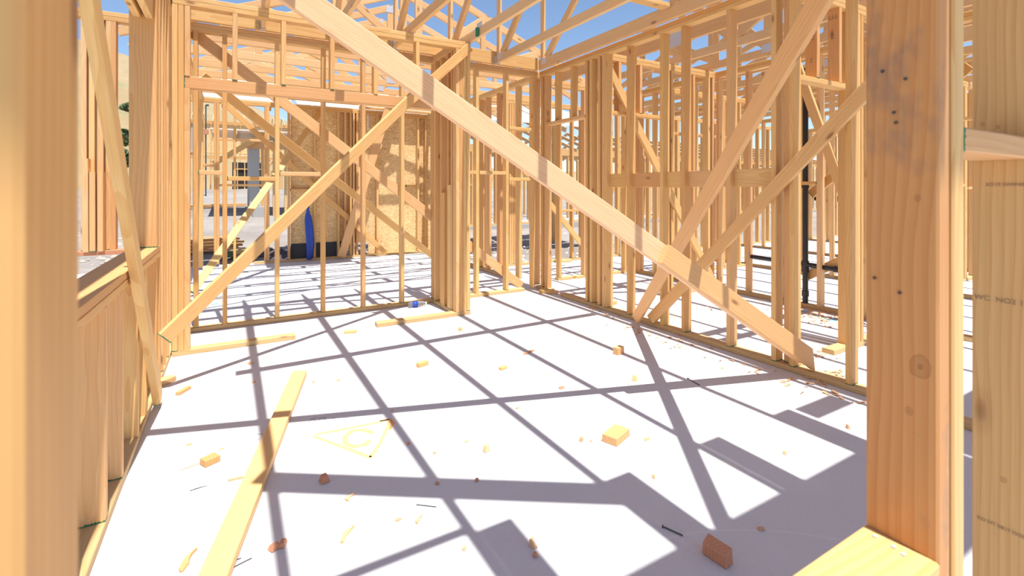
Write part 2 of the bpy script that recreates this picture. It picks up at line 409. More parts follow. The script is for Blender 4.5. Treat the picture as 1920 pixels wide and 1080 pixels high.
# ================================================================ WALL B: back wall of closet and room, wall D its continuation
YB = 5.06
W = Frame('back wall frame seen through the closet opening, evenly spaced slim studs', 'x', YB, -.40, 3.32)
W.plate(-.40, 3.1, 0); W.tops()
sb = [UX(u, YB) for u in (417, 516, 603, 679, 752)]
W.stud(-.40); W.stud(-.305, mat=WOOD)
for a in sb: W.stud(a)
W.block(-.267, sb[0], 1.385, mat=FIRM); W.block(sb[0]+TW, sb[1], 1.335); W.block(sb[1]+TW, sb[2], 1.385, mat=FIRM)
for u in (893, 949): W.stud(UX(u, YB))
W.stud(1.92); W.stud(2.07)
s0, s1 = UX(893, YB)+TW, UX(949, YB)
W.block(s0, s1, ZY(925, 327, YB)); W.block(s1+TW, 3.22, ZY(975, 339, YB))
W.block(2.11, s0-TW, 1.43); W.block(s1+TW, 3.22, ZY(975, 244, YB), 'fire_block')
W.stud(3.22, mat=WOOD)

# ================================================================ WALL R: right wall of the room, open studs
XR = 3.32
W = Frame('right wall frame of open studs with a flat door header and backing board', 'y', XR, .36, 5.15)
W.plate(.36, 4.62, 0); W.plate(4.86, 5.15, 0); W.tops()
for u in (1174.4, 1236.7, 1277, 1361): W.stud(UY(u, XR)-TW)
y1 = UY(1445, XR)-TW
W.stud(y1, jit=0, mat=WOOD); y2 = UY(1478.5, XR)-TW; W.stud(y2, jit=0, mat=WOOD); W.flat(y2+.014, side=1, mat=FIRM)
W.stud(UY(1584, XR)-TW)
for a in (1.14, .74, .40): W.stud(a)
ys = [UY(u, XR)-TW for u in (1097, 1105, 1120)]
for a in ys: W.stud(a, mat=WOOD)
W.stud(ys[-1]-.07, mat=FIRM, name='king_stud'); W.stud(ys[-1]-.07-TW, name='king_stud')
W.stud(5.0); W.stud(4.92, mat=WOOD); 
W.block(ys[0]+TW, 4.92, ZX(1060, 228, XR), 'door_header')
for u in (1040, 1069): W.stud(UY(u, XR)-TW, ZX(1060, 228, XR)+TW, ST, 'cripple_stud')
zb = 1.275
segs = [UY(1135, XR)]+[UY(u, XR) for u in (1174.4, 1236.7, 1277, 1361)]+[y1+TW]
for i in range(5):
    a, b = segs[i+1], segs[i]-(TW if i else 0)
    W.edge(a, b, zb+random.uniform(-.004, .004), zb+.137, .024, 'backing_board', FIRM if i % 2 else None)

# ---- wall R north continuation
W = Frame('receding wall frame past the corner post, reddish studs', 'y', XR, 5.155, 9.11)
W.plate(5.9, 9.11, 0); W.tops()
for u in (1000, 966, 931, 910, 897): W.stud(UY(u, XR)-TW, mat=random.choice((FIRM, WOOD)))
for a in (7.3, 7.7, 8.1, 8.5, 8.9): W.stud(a)
W.block(UY(966, XR), UY(1000, XR)-TW, 2.03, 'door_header')
# ================================================================ WALL F, G, M, Q ... rooms to the right and behind
YF = 3.98
W = Frame('cross wall frame behind the right wall with a door opening', 'x', YF, XR+TD, 5.25)
W.tops(); W.plate(XR+TD, 3.62, 0); W.plate(4.36, 5.25, 0)
W.stud(XR+TD+.004); W.stud(3.50)
hz = 2.07
W.block(3.54, 4.36, hz, 'door_header')
for u in (1161, 1200): W.stud(UX(u, YF), hz+TW, ST, 'cripple_stud', mat=FIRM)
W.stud(4.36); W.stud(4.40, mat=FIRM); W.stud(UX(1259, YF)); W.stud(UX(1300, YF), mat=WOOD); W.stud(5.12); W.stud(5.20, mat=FIRM)
XG = 5.25
W = Frame('second room side wall frame carrying the black drain pipe', 'y', XG, 1.5, 5.6)
W.plate(1.5, 5.6, 0); W.tops()
for a in (3.93, 3.53, 3.12, 2.725, 2.32, 1.91, 1.5, 4.3, 4.7, 5.0, 5.28, 5.32, 5.36): W.stud(a, mat=random.choice((FIRM, WOOD)))
W.block(2.763, 3.12, ZX(1490, 347, XG)); W.block(3.568, 3.93, 1.36); W.block(1.948, 2.32, 1.36)
YM = 6.80
W = Frame('far exterior wall frame with a window sill over the dirt yard', 'x', YM, 3.41, 15.2)
W.plate(3.41, 15.2, 0); W.tops()
for a in (3.45, 3.88, 3.92, 3.96, 4.0, UX(1046, YM), UX(1073, YM)): W.stud(a, mat=random.choice((FIRM, WOOD)))
W.block(UX(1025, YM), UX(1101, YM), .86, 'window_sill_plate')
for a in (5.35, 5.76, 6.2, 6.24, 6.6, 7.0, 7.4, 7.8, 7.84, 8.2, 8.6, 9.0, 9.4, 9.44, 9.8, 10.1, 10.5, 10.9, 11.3, 11.34, 11.8, 12.2, 12.6, 13.1, 13.5, 13.9, 14.4, 14.8, 15.1): W.stud(a)
for a in (5.8, 6.64, 7.44, 8.24, 9.04): W.block(a, a+.36, 1.3+random.uniform(-.03, .03))
YQ = 1.94
W = Frame('cross wall frame right of the room, narrow door under a flat header', 'x', YQ, XR+TD, 5.25)
W.tops(); W.plate(XR+TD, 3.60, 0); W.plate(3.93, 5.25, 0)
W.block(XR+TD, 4.16, 2.035, 'door_header', mat=WOOD)
c1 = W.stud(UX(1509, YQ+TD), 2.073, ST, 'cripple_stud', mat=FIRM); c2 = W.stud(UX(1551, YQ+TD), 2.073, ST, 'cripple_stud', mat=FIRM)
for (c, u, v, t) in ((c1, 1514, 78, 'LC'), (c1, 1517, 118, 'Z'), (c2, 1554, 38, 'LLL'), (c2, 1557, 74, 'C')):
    xx = UX(1509 if c is c1 else 1551, YQ+TD)-.0006
    stamp(c, t, (xx, UY(u, xx), ZX(u, v, xx)), XF, .045, INK, 'pencil_mark')
for a in (4.16, 4.20, 4.25, 4.29, 4.34, 4.7, 5.1): W.stud(a, mat=WOOD)
# farther rooms
def filler(label, axis, c, a0, a1, gap=.41, skip=(), seed=0, blocks=True, group=None):
    rr = random.Random(seed)
    W = Frame(label, axis, c, a0, a1, group=group)
    W.plate(a0, a1, 0); W.tops()
    a = a0+.02; i = 0
    while a < a1-TW:
        if not any(p < a < q for p, q in skip):
            W.stud(a, mat=rr.choice((FIRM, WOOD, WOOD)))
            if rr.random() < .18: W.stud(a+TW+.001, mat=WOOD)
            if blocks and rr.random() < .55 and a+gap < a1 and not any(p < a+gap < q for p, q in skip): W.block(a+TW, a+gap, 1.3+rr.uniform(-.05, .05))
        a += gap+rr.uniform(-.03, .03); i += 1
    for p, q in skip: W.block(p-.3, q+.3, 2.05, 'door_header'); 
    return W
filler('wall frame two rooms right, seen between the drain pipe studs', 'y', 7.3, .4, 6.8, skip=((2.2, 3.0),), seed=3)
filler('farthest right wall frame at the slab edge', 'y', 9.7, .4, 6.8, seed=4)
filler('short cross wall frame beyond the drain pipe wall', 'x', 4.9, 5.34, 7.3, skip=((5.8, 6.5),), seed=5)
filler('cross wall frame between the two farthest right rooms', 'x', 3.4, 7.4, 9.7, seed=6)
filler('cross wall frame behind the second room corner', 'x', 5.4, 3.85, 5.25, seed=7)
filler('near cross wall frame at the far right, mostly behind the brown post', 'x', 2.6, 7.4, 9.7, seed=8)

filler('wall frame past the farthest-but-one room at the right', 'y', 12.2, .4, 6.8, skip=((4.0, 4.9),), seed=14)
W = filler('outer wall frame on the right edge of the slab with strand board band', 'y', 15.1, .4, 6.8, seed=15)
box('strand_board_panel', W.r, (15.20, .4, 2.1), (15.215, 6.8, 3.2), OSB); box('strand_board_panel', W.r, (15.20, 3.2, .04), (15.215, 5.0, 2.09), OSB)
filler('cross wall frame deep in the right rooms, nearer one', 'x', 2.9, 9.8, 12.19, skip=((11.0, 11.6),), seed=16)
filler('cross wall frame deep in the right rooms, farther one', 'x', 5.1, 12.3, 15.09, skip=((13.2, 14.0),), seed=17)
# ================================================================ WALL E: back exterior wall with strand board
YE = 9.12
W = Frame('rear exterior wall frame partly sheathed in strand board', 'x', YE, -.6, 3.5)
W.plate(.3, 3.5, 0); W.tops()
for u in (401, 496, 540, 588, 633, 656, 668, 706, 783, 797): W.stud(UX(u, YE), mat=WOOD)
W.stud(UX(401, YE)+TW); W.stud(UX(496, YE)+TW); W.stud(UX(656, YE)+.05, mat=FIRM); W.stud(UX(640, YE)+.05, mat=FIRM)
W.stud(.0); W.stud(-.55)
W.block(UX(412, YE), UX(496, YE), 1.30); W.block(UX(545, YE), UX(588, YE), 1.22); W.block(-.55, -.27, 1.62)
W.block(UX(762, YE), UX(783, YE), ZY(770, 350, YE))
W.block(-.2, .45, 2.05, 'door_header', mat=FIRM)
box('strand_board_panel', W.r, (UX(690, 9.23), 9.212, .02), (3.5, 9.226, 2.74), OSB)
box('strand_board_panel', W.r, (UX(545, 9.23), 9.212, .26), (UX(689, 9.23), 9.226, 2.74), OSB)
box('building_paper', W.r, (UX(545, 9.23), 9.205, .02), (UX(640, 9.23), 9.211, .30), TAR)
# the deck added to shade its left half is built further down
W = Frame('short left exterior wall frame beyond the closet', 'y', -.545, 5.6, 9.1, .14)
W.tops(); W.plate(5.6, 6.2, 0)
for a in (5.62, 8.9): W.stud(a)

# ================================================================ WALL S: porch framing seen through the left window
YS = 5.12
W = Frame('porch side frame seen through the left window, close studs on a red rail', 'x', YS, -2.4, -.62)
W.tops(-2.4, -.56)
board('rail', W.r, (-2.4, YS+.05, .735), (-.75, YS+.05, .735), (0,0,1), .14, TW, REDW)
for u, m in ((151, FIRM), (166, WOOD), (183, FIRM), (198, WOOD), (206, FIRM)): W.stud(UX(u, YS), .754, ST, mat=m)
for u, v in ((154, 297), (167, 322), (182, 322)): W.stud(UX(u, YS-.09), .754, ZY(u, v, YS-.09), 'short_stud', mat=FIRM).location.y -= TD
W.stud(-2.38); W.stud(-.70)

# ================================================================ TRUSSES
def plate_metal(parent, p, n, w=.09, h=.07, t=.0015):
    M, L = frame(V(p)-V(n)*t, V(p)+V(n)*t, (0,0,1))
    vs = [(x*w/2, y*h/2, z*L) for z in (0, 1) for x, y in ((-1,-1),(1,-1),(1,1),(-1,1))]
    fs = [(3,2,1,0),(4,5,6,7),(0,1,5,4),(1,2,6,5),(2,3,7,6),(3,0,4,7)]
    return mk('connector_plate', vs, fs, STEEL, parent, M)
def jack(x, label, y0=.25, y1=5.0, w=TD, pitch=.30):
    r = thing('roof_truss', label, 'roof truss', (x, 0, PT), 'roof trusses over the main room')
    zc = PT+w/2+.001
    board('bottom_chord', r, (x, y0, zc), (x, y1, zc), (1,0,0), w, TW, TRUSSM)
    zt = lambda y: PT+.10+(y-y0)*pitch
    board('top_chord', r, (x, y0-.45, zt(y0-.45)), (x, y1, zt(y1)), (1,0,0), TD, TW, TRUSSM)
    for ya, yb in ((4.93, 4.93), (4.85, 3.75), (2.5, 3.6), (2.4, 2.4), (2.3, 1.2)):
        board('web', r, (x, ya, PT+w), (x, yb, zt(yb)-.04), (1,0,0), .064 if ya == yb else TD, TW, TRUSSM)
    for yy in (4.88, 2.42): plate_metal(r, (x-TW/2-.001, yy, PT+w*.7), (1,0,0))
    return r
cx = [.235+.61*k for k in range(6)]
names = ['leftmost roof truss over the main room, ending in the header zone of the closet', 'second roof truss from the left over the main room',
         'third roof truss from the left, landing on the closet front plate', 'roof truss above the closet corner post, green clip on its side',
         'roof truss landing in a metal hanger near the far corner', 'roof truss running along the top of the right wall']
for i, x in enumerate(cx):
    jack(x, names[i], w=.125 if i == 5 else TD)
r = bpy.data.objects['roof_truss.003'] if 'roof_truss.003' in bpy.data.objects else None
# green clip and hanger on the chord above the closet corner
pc = V((cx[3]-TW/2-.003, UY(901, cx[3]), 0)); pc.z = ZX(901, 62, cx[3])
M = Matrix.Translation(pc)
def tube(name, parent, p0, p1, rad, mat, seg=16, cap=True):
    M, L = frame(V(p0), V(p1), (0,0,1) if abs((V(p1)-V(p0)).normalized().z) < .9 else (0,1,0))
    vs = [(rad*math.cos(2*math.pi*i/seg), rad*math.sin(2*math.pi*i/seg), z) for z in (0, L) for i in range(seg)]
    fs = [(i, (i+1) % seg, seg+(i+1) % seg, seg+i) for i in range(seg)]
    if cap: fs += [tuple(reversed(range(seg))), tuple(range(seg, 2*seg))]
    return mk(name, vs, fs, mat, parent, M, smooth=False)
tube('paint_marker_clip', r, pc+V((-.015, 0, -.04)), pc+V((-.015, 0, .045)), .016, GREENC)
plate_metal(r, pc+V((0, -.02, .07)), (1,0,0), .11, .05)
# girder with hangers
g = thing('girder_beam', 'pale level girder beam on the back wall, chords hung in metal hangers', 'beam', (1.5, 5.03, PT))
board('beam', g, (-.55, 5.03, PT+.075), (3.26, 5.03, PT+.075), (0,1,0), .15, TW, WOOD)
for x in cx[:5]:
    h = box('joist_hanger', g, (x-.024, 4.965, PT-.004), (x+.024, 5.008, PT-.001), STEEL)
    for s in (-1, 1): box('hanger_side', h, (x+s*.0235-.001, 4.965, PT-.004), (x+s*.0235+.001, 5.009, PT+.085), STEEL)
# flat boards lying on the chords
def lay(name, label, p0, p1, w, cat='board', mat=None, n=(0,0,1), grp=None):
    o = board(name, None, p0, p1, n, w, TW, mat or WOOD); tag(o, label, cat, grp, 'thing'); return o
zf = PT+TD+TW/2+.003
lay('runner_board', 'long flat runner board nailed across the truss chords overhead', (.1, 2.95, zf), (3.24, 2.95, zf), .089)
lay('lateral_brace_board', 'wide flat board laid diagonally over the truss chords near the window wall', (1.50, .64, zf), (.19, 1.50, zf), .14)
lay('spacer_board', 'narrow spacer board between the two leftmost roof trusses', (.26, .80, PT+.06), (.82, .80, PT+.06), .04, n=(0,0,1))
lay('spacer_board', 'wide spacer board between the two rightmost roof trusses of the room', (2.865, .69, PT+.06), (3.25, .69, PT+.06), .13)
for i, x in enumerate(cx[:5]):
    if i: lay('scab_board', 'short flat board beside the %s roof truss at its window end' % ('first second third fourth fifth'.split()[i]), (x+.093, .30, PT+.05), (x+.093, .775, PT+.05), .145)
ev = thing('eave_deck', 'strip of roof sheathing along the eave over the window wall', 'roof deck', (2, .04, 2.96))
for k in range(3): box('sheathing_panel', ev, (-1.3+k*2.2, -.225, 2.952), (-1.3+k*2.2+2.19, .300, 2.964), OSB)
for k in range(12):
    x = -1.2+k*.61
    board('rafter_tail', ev, (x, -.22, 2.905), (x, .30, 2.905), (1,0,0), .09, TW, TRUSSM)

def gable(axis, c, a0, ap, a1, label, pitch=.4, grp=None, heel=.0, seed=0, webs=5):
    """full truss with ridge; axis 'x': runs along X at Y=c"""
    rr = random.Random(seed)
    Pt = (lambda a, z: V((a, c, z))) if axis == 'x' else (lambda a, z: V((c, a, z)))
    n = (0,1,0) if axis == 'x' else (1,0,0)
    r = thing('roof_truss', label, 'roof truss', Pt(a0, PT), grp)
    zc = PT+TD/2+.001
    board('bottom_chord', r, Pt(a0, zc), Pt(a1, zc), n, TD, TW, TRUSSM)
    zt = lambda a: PT+.10+(a-a0)*pitch if a <= ap else PT+.10+(ap-a0)*pitch-(a-ap)*pitch*(ap-a0)/(a1-ap)
    board('top_chord', r, Pt(a0-.3, zt(a0-.3)), Pt(ap, zt(ap)), n, TD, TW, TRUSSM)
    board('top_chord', r, Pt(a1+.3, zt(a1+.3)), Pt(ap, zt(ap)), n, TD, TW, TRUSSM)
    board('web', r, Pt(ap, PT+TD), Pt(ap, zt(ap)-.05), n, TD, TW, TRUSSM)
    for s, e in ((a0, ap), (a1, ap)):
        q = [s+(e-s)*f for f in (.34, .66, 1.0)]
        board('web', r, Pt(q[0], PT+TD), Pt(q[0], zt(q[0])-.04), n, .07, TW, TRUSSM)
        board('web', r, Pt(q[1], PT+TD), Pt(q[0], zt(q[0])-.04), n, TD, TW, TRUSSM)
        board('web', r, Pt(q[1], PT+TD), Pt(q[1], zt(q[1])-.04), n, .07, TW, TRUSSM)
        board('web', r, Pt(q[2], PT+TD), Pt(q[1], zt(q[1])-.04), n, TD, TW, TRUSSM)
    off = V(n)*-(TW/2+.001)
    for p in (Pt(ap, zt(ap)-.03), Pt(ap, PT+TD)): plate_metal(r, p+off, n, .12, .09)
    return r
ordn = 'first second third fourth fifth sixth seventh eighth ninth tenth'.split()
for k in range(6):
    gable('x', 5.65+.61*k, -.62, 1.95, 4.52, 'crosswise gable roof truss behind the back wall, %s from it' % ordn[k], .40, 'crosswise roof trusses behind the back wall', seed=k)
bm = thing('beam', 'deep beige ceiling beam with a metal plate past the right wall studs', 'beam', (3.895, 3, PT))
board('beam', bm, (3.895, -.4, PT+.116), (3.895, 5.4, PT+.116), (1,0,0), .23, TW, OFFW)
pp_ = V((3.874, UY(1269, 3.874), 0)); pp_.z = ZX(1269, 70, 3.874); plate_metal(bm, pp_, (1,0,0), .17, .17)
for k in range(1, 10):
    x = 3.895+.61*k
    gable('y', x, -.4, 3.2, 6.75 if x > 5.2 else 5.15, 'roof truss over the right rooms, %s past the deep beige beam' % ordn[k-1], .30, 'roof trusses over the right rooms', seed=20+k)

# ================================================================ BRACES (temporary diagonals)
def brace(label, p0, p1, n, w=TD, mat=None, name='diagonal_brace', cut0=0.0, cut1=0.0):
    o = board(name, None, p0, p1, n, w, TW, mat or WOOD, cut0, cut1); tag(o, label, 'brace', None, 'thing'); return o
# main one: from high on the left wall down to the foot of the right wall, with a lapped end piece
P0, P1 = V((-.36, 2.38, 2.48)), V((3.37, 1.845, .115))
q = (P1-P0)
brace('long diagonal brace board crossing the whole room in front', P0, P0+q*.99, (.05, 1, .0), .121, wood_material('long_brace_fir', [(.84,.55,.33),(.84,.55,.33)], .45, green=False))
lp0 = P0+q*.675+V((0,-.039,0)); brace('short lapped board fastened over the low end of the long diagonal brace', lp0, P0+q*1.0+V((0,-.039,0)), (.05,1,0), .119, OFFF, cut1=.045)
# A: leans from window wall top to the foot of the right wall
A0 = V((3.235, 3.30, .055)); A1 = V((1.655, .378, 2.59))
brace('wide leaning brace from the right wall foot up past the near post', A0, A1, (1, -.1, .2), .089, OFFF)
B0 = V((3.295, 3.175, .07)); B1 = V((3.295, UY(1700, 3.295), 0)); B1.z = ZX(1700, 90, 3.295)
brace('yellowish brace nailed across the right wall studs, rising to the right', B0, B1, (1,0,0), .092, WOOD)
# D1 on left wall
D0 = V((-.378, 3.44, .05)); D1 = V((-.378, 1.15, 2.72))
brace('steep brace nailed to the left wall beside the blurred post', D0, D1, (1,0,0), TD)
# H closet braces
brace('brace across the closet opening from the lower left up to the header', V((-.372, 3.66, .335)), V((1.455, 4.358, 2.125)), (-.45, 1, 0), TD)
brace('short upper brace over the closet corner post, end notched', V((1.30, 4.36, 1.965)), V((2.03, 4.36, 2.665)), (0,1,0), TD)
# behind wall B
brace('long brace behind the back wall, falling to the right down to its foot', V((-.32, 5.17, 2.66)), V((3.12, 5.17, .05)), (0,1,0), .10, FIRM)
brace('second falling brace behind the back wall with sunlit cut end', V((-.25, 5.30, 2.30)), V((2.9, 7.3, .07)), (-.35,1,.2), TD, WOOD)
brace('thin falling brace against the rear exterior wall', V((-.15, 9.03, 2.66)), V((2.48, 9.03, .05)), (0,1,0), TD)
brace('rising brace leaning from the slab up to the rear wall, sunlit edge', V((-.42, 6.75, .05)), V((1.36, 9.05, 2.66)), (-.2, 1, -.6), TD, WOOD)
brace('steep orange brace in front of the strand board', V((1.66, 8.95, .05)), V((2.60, 8.95, 3.05)), (0,1,0), .14, FIRM)
# J behind wall R along wall F
brace('falling brace along the cross wall behind the right wall', V((3.44, 3.955, 2.60)), V((5.22, 3.955, .05)), (0,1,0), TD)
# beyond wall G
brace('steep brace beyond the drain pipe, upper left to lower right', V((5.215, UY(1490, 5.215), 2.65)), V((5.215, UY(1600, 5.215), .95)), (1,0,0), TD)
brace('low brace beyond the drain pipe reaching down to the slab', V((5.37, 2.95, .30)), V((5.37, 1.9, .95)), (1,0,0), TD)
brace('brace rising behind the right wall door header', V((5.40, 2.9, 1.2)), V((5.40, 1.6, 2.3)), (1,0,0), TD)
brace('brace in the far doorway right of the corner post', V((XR+.3, 6.75, 2.1)), V((5.3, 6.75, .3)), (0,1,0), TD)

# ================================================================ DRAIN PIPE
pp = thing('drain_pipe', 'black plastic drain pipe rising between the studs with side arms', 'pipe', (5.31, 2.90, 0))
yp = UY(1510, 5.31)
st = tube('riser', pp, (5.31, yp, .0), (5.31, yp, 2.55), .028, BLACKP)
for z in (.14, .40, .46, 1.30): tube('coupling', pp, (5.31, yp, z-.03), (5.31, yp, z+.03), .035, BLACKP)
tube('side_arm', pp, (5.31, yp-.02, .45), (5.31, 2.44, .435), .026, BLACKP)
tube('coupling', pp, (5.31, 2.62, .441), (5.31, 2.54, .438), .034, BLACKP)
tube('end_cap', pp, (5.31, 2.445, .435), (5.31, 2.39, .433), .031, simple('grey_pipe_cap', (.2,.2,.22), .4))
tube('side_arm', pp, (5.31, yp+.02, .45), (5.31, UY(1403, 5.31), .46), .024, BLACKP)

# ================================================================ LUMBER ON THE FLOOR
lay('loose_board', 'long loose board lying flat on the slab, half in shade', V((.385, 3.52, .021)), V((-.225, 1.14, .021)), .089, mat=wood_material('yellow_pine', [(.80,.53,.24),(.80,.53,.24)], .5, green=False))
#lay('plate_offcut', 'short plank end on the slab under the cross wall door', V((3.62, 1.80, .02)), V((3.98, 1.87, .02)), .1, mat=WOOD)
lay('plate_offcut', 'small plank offcut inside the far corner doorway', FL(1012, 549, .0)+V((0,0,.019)), FL(1046, 551, .0)+V((0,0,.019)), .07, mat=WOOD)
lay('plate_offcut', 'flat offcut on the slab by the yard wall frame', FL(1040, 492)+V((0,0,.019)), FL(1070, 491)+V((0,0,.019)), .09, mat=WOOD)

# water bottle
bt = thing('water_bottle', 'small clear water bottle with blue label lying in the closet', 'bottle', (1.69, 4.965, .03))
def lathe(name, parent, base, ax, prof, mat, seg=20):
    M, _ = frame(V(base), V(base)+V(ax), (0,0,1))
    vs = [(r*math.cos(2*math.pi*i/seg), r*math.sin(2*math.pi*i/seg), z) for z, r in prof for i in range(seg)]
    fs = [(j*seg+i, j*seg+(i+1) % seg, (j+1)*seg+(i+1) % seg, (j+1)*seg+i) for j in range(len(prof)-1) for i in range(seg)]
    fs += [tuple(reversed(range(seg))), tuple(range((len(prof)-1)*seg, len(prof)*seg))]
    return mk(name, vs, fs, mat, parent, M, smooth=True)
lathe('body', bt, (1.60, 4.97, .032), (1,-.12,0), [(0,.022),(.01,.031),(.12,.031),(.15,.027),(.175,.014),(.185,.013)], CLEAR)
lathe('label_band', bt, (1.65, 4.964, .032), (1,-.12,0), [(0,.0316),(.05,.0316)], BLUE)
lathe('cap', bt, (1.783, 4.948, .032), (1,-.12,0), [(0,.015),(.014,.015)], WHITEP)

# offcuts and chips
def jitter_block(name, label, u, v, sx, sy, sz, rot, mat=None, cat='offcut', grp=None, taper=0.0, tilt=0.0):
    p = FL(u, v)
    a, b = sx/2, sy/2
    vs = []
    for z in (0, 1):
        for x, y in ((-1,-1),(1,-1),(1,1),(-1,1)):
            k = 1-taper*z
            vs.append((x*a*k+random.uniform(-.06,.06)*sx*taper, y*b*k, z*sz*(1+random.uniform(-.3,.3)*taper)))
    fs = [(3,2,1,0),(4,5,6,7),(0,1,5,4),(1,2,6,5),(2,3,7,6),(3,0,4,7)]
    M = Matrix.Translation(p+V((0,0,.0008))) @ Matrix.Rotation(rot, 4, 'Z') @ Matrix.Rotation(tilt, 4, 'X')
    o = mk(name, vs, fs, mat or CHIPM, None, M)
    md = o.modifiers.new('soft', 'BEVEL'); md.width = min(.002, sz*.15); md.segments = 1
    return tag(o, label, cat, grp, 'thing')
OFF = [
 (1155, 822, .15, .089, .038, .35, OFFW, 'largest pale offcut block, alone in the middle of the sunlit slab'),
 (394, 868, .07, .055, .03, .5, OFFW, 'small pale offcut block on the slab left of the long loose board'),
 (1160, 663, .085, .05, .055, .2, OFFF, 'pinkish pointed offcut block by the right wall foot'),
 (1190, 713, .05, .045, .04, .7, OFFW, 'small cubic offcut on the slab between two shadow lines'),
 (792, 686, .09, .04, .03, .3, OFFW, 'notched offcut lying below the closet corner'),
 (863, 620, .045, .04, .038, .5, OFFF, 'tiny cube offcut near the closet corner post'),
 (657, 624, .11, .05, .02, -.35, OFFW, 'flat offcut near the closet opening, angled on the slab'),
 (943, 692, .06, .035, .02, .3, OFFW, 'small flat offcut in the sun past the third shadow line'),
 (311, 718, .10, .07, .035, .8, OFFF, 'reddish offcut at the foot of the steep left brace'),
 (344, 735, .11, .03, .02, 1.0, OFFF, 'reddish splintered offcut near the left wall plate'),
 (608, 903, .045, .05, .035, .2, REDW, 'brown offcut lying in the wide band of shade'),
 (1213, 824, .05, .02, .012, .2, OFFW, 'thin chip right of the largest offcut block'),
 (1090, 826, .035, .025, .022, .6, CHIPM, 'curled chip left of the largest offcut block'),
 (1472, 851, .03, .025, .02, .3, CHIPM, 'small chip in the sun patch by the right shadow'),
 (1590, 803, .03, .02, .025, .9, CHIPM, 'small chip in the sun patch closest to the brown post'),
 (912, 846, .04, .03, .04, .3, CHIPM, 'upright torn chip in the middle of the slab'),
 (1053, 728, .05, .03, .015, .1, REDW, 'reddish chip on the edge of the long brace shadow'),
 (992, 661, .13, .025, .008, .35, REDW, 'thin brown splinter across a shadow line near the closet'),
 (1226, 896, .02, .02, .02, .3, CHIPM, 'tiny crumb of wood in the triangular sun patch'),
 (820, 908, .02, .02, .015, .2, REDW, 'tiny brown crumb in the wide band of shade'),
 (1427, 993, .035, .018, .012, -.5, CHIPM, 'small chip in the shade near the brown post'),
 (894, 902, .02, .018, .014, .2, REDW, 'second brown crumb in the wide band of shade'),
 (870, 1030, .02, .018, .014, .9, CHIPM, 'pale crumb near the lower middle of the picture'),
 (1003, 1043, .022, .02, .016, .5, REDW, 'brown crumb below the pair of chips in front'),
 (530, 1022, .05, .03, .02, 1.2, REDW, 'reddish chip in the shade strip near the loose board'),
 (515, 1028, .05, .04, .018, .5, REDW, 'dark reddish chip touching the shade strip in front'),
 (470, 682, .05, .03, .015, .5, OFFF, 'pinkish chip left above the loose board end'),
 (476, 717, .03, .02, .012, .2, OFFF, 'small pink chip just left of the loose board end'),
 (747, 975, .03, .02, .006, .2, CHIPM, 'flat oval chip on the sunny slab in front'),
 (588, 717, .02, .02, .012, .2, OFFW, 'little crumb right of the loose board end'),
 (634, 714, .035, .02, .012, .9, OFFF, 'small splinter between the two shadow lines near the board end'),
 (355, 834, .035, .02, .006, .3, OFFF, 'thin shaving on the slab beside the left plate'),
 (416, 842, .03, .018, .006, .4, OFFF, 'faint thin shaving above the small pale offcut'),
 (875, 828, .03, .016, .008, .6, CHIPM, 'thin shaving left of the upright torn chip'),
 (815, 850, .022, .018, .008, .4, CHIPM, 'small shaving near the painted triangle corner'),
 (1108, 828, .012, .012, .008, .3, CHIPM, 'crumb beside the curled chip'),
 (765, 833, .02, .02, .012, .3, REDW, 'dark crumb on the diagonal shadow by the painted triangle'),
 (970, 766, .025, .018, .008, .3, CHIPM, 'thin shaving right below the long brace shadow'),
 (1025, 705, .02, .015, .008, .8, CHIPM, 'tiny shaving in the sun below the pinkish offcut'),
 (735, 770, .02, .014, .008, .6, CHIPM, 'tiny shaving right above the painted triangle'),
 (700, 640, .02, .018, .008, .1, CHIPM, 'tiny shaving between closet and first shadow crossing'),
]
for (u, v, sx, sy, sz, ro, m, lb) in OFF:
    k_ = .8 if sx < .06 else .95
    jitter_block('wood_offcut' if sx > .042 and sz > .016 else 'wood_chip', lb, u, v, sx*k_, sy*k_, sz*k_, ro, m, 'offcut' if sx > .042 and sz > .016 else 'chip', None, .35 if sx < .06 else .04)
# the red-brown block standing in the shade at the front
vs = [(-.022,-.045,0),(.022,-.045,0),(.022,.045,0),(-.022,.045,0),(-.020,-.045,.040),(.024,-.040,.052),(.016,.045,.058),(-.026,.040,.044)]
o = mk('wood_offcut', vs, [(3,2,1,0),(4,5,6,7),(0,1,5,4),(1,2,6,5),(2,3,7,6),(3,0,4,7)], REDW, None, Matrix.Translation(FL(1345, 1048)+V((0,0,.0008))) @ Matrix.Rotation(.10, 4, 'Z') )
o.modifiers.new('soft', 'BEVEL').width = .003
tag(o, 'red-brown grained block lying in the shade near the sill', 'offcut', None, 'thing')
# long splinters
def splinter(label, u, v, L, w, rot, mat=CHIPM, h=.010, name='splinter'):
    p = FL(u, v); n = 7; vs = []; fs = []
    rr = random.Random(int(u*7+v))
    for i in range(n):
        t = i/(n-1); x = (t-.5)*L; ww = w*(.25+math.sin(math.pi*min(1, t*1.15+.1))*.8)*rr.uniform(.7, 1.2)/2; y = rr.uniform(-.15, .15)*w+.25*w*math.sin(t*4)
        zz = h*rr.uniform(.5, 1.0)
        vs += [(x, y-ww, 0), (x, y+ww, 0), (x, y+ww*.7, zz), (x, y-ww*.7, zz*.8)]
    for i in range(n-1):
        for k in range(4): fs.append((i*4+k, i*4+(k+1) % 4, (i+1)*4+(k+1) % 4, (i+1)*4+k))
    fs += [(3,2,1,0), tuple((n-1)*4+k for k in range(4))]
    o = mk(name, vs, fs, mat, None, Matrix.Translation(p+V((0,0,.001))) @ Matrix.Rotation(rot, 4, 'Z'))
    return tag(o, label, 'splinter', None, 'thing')
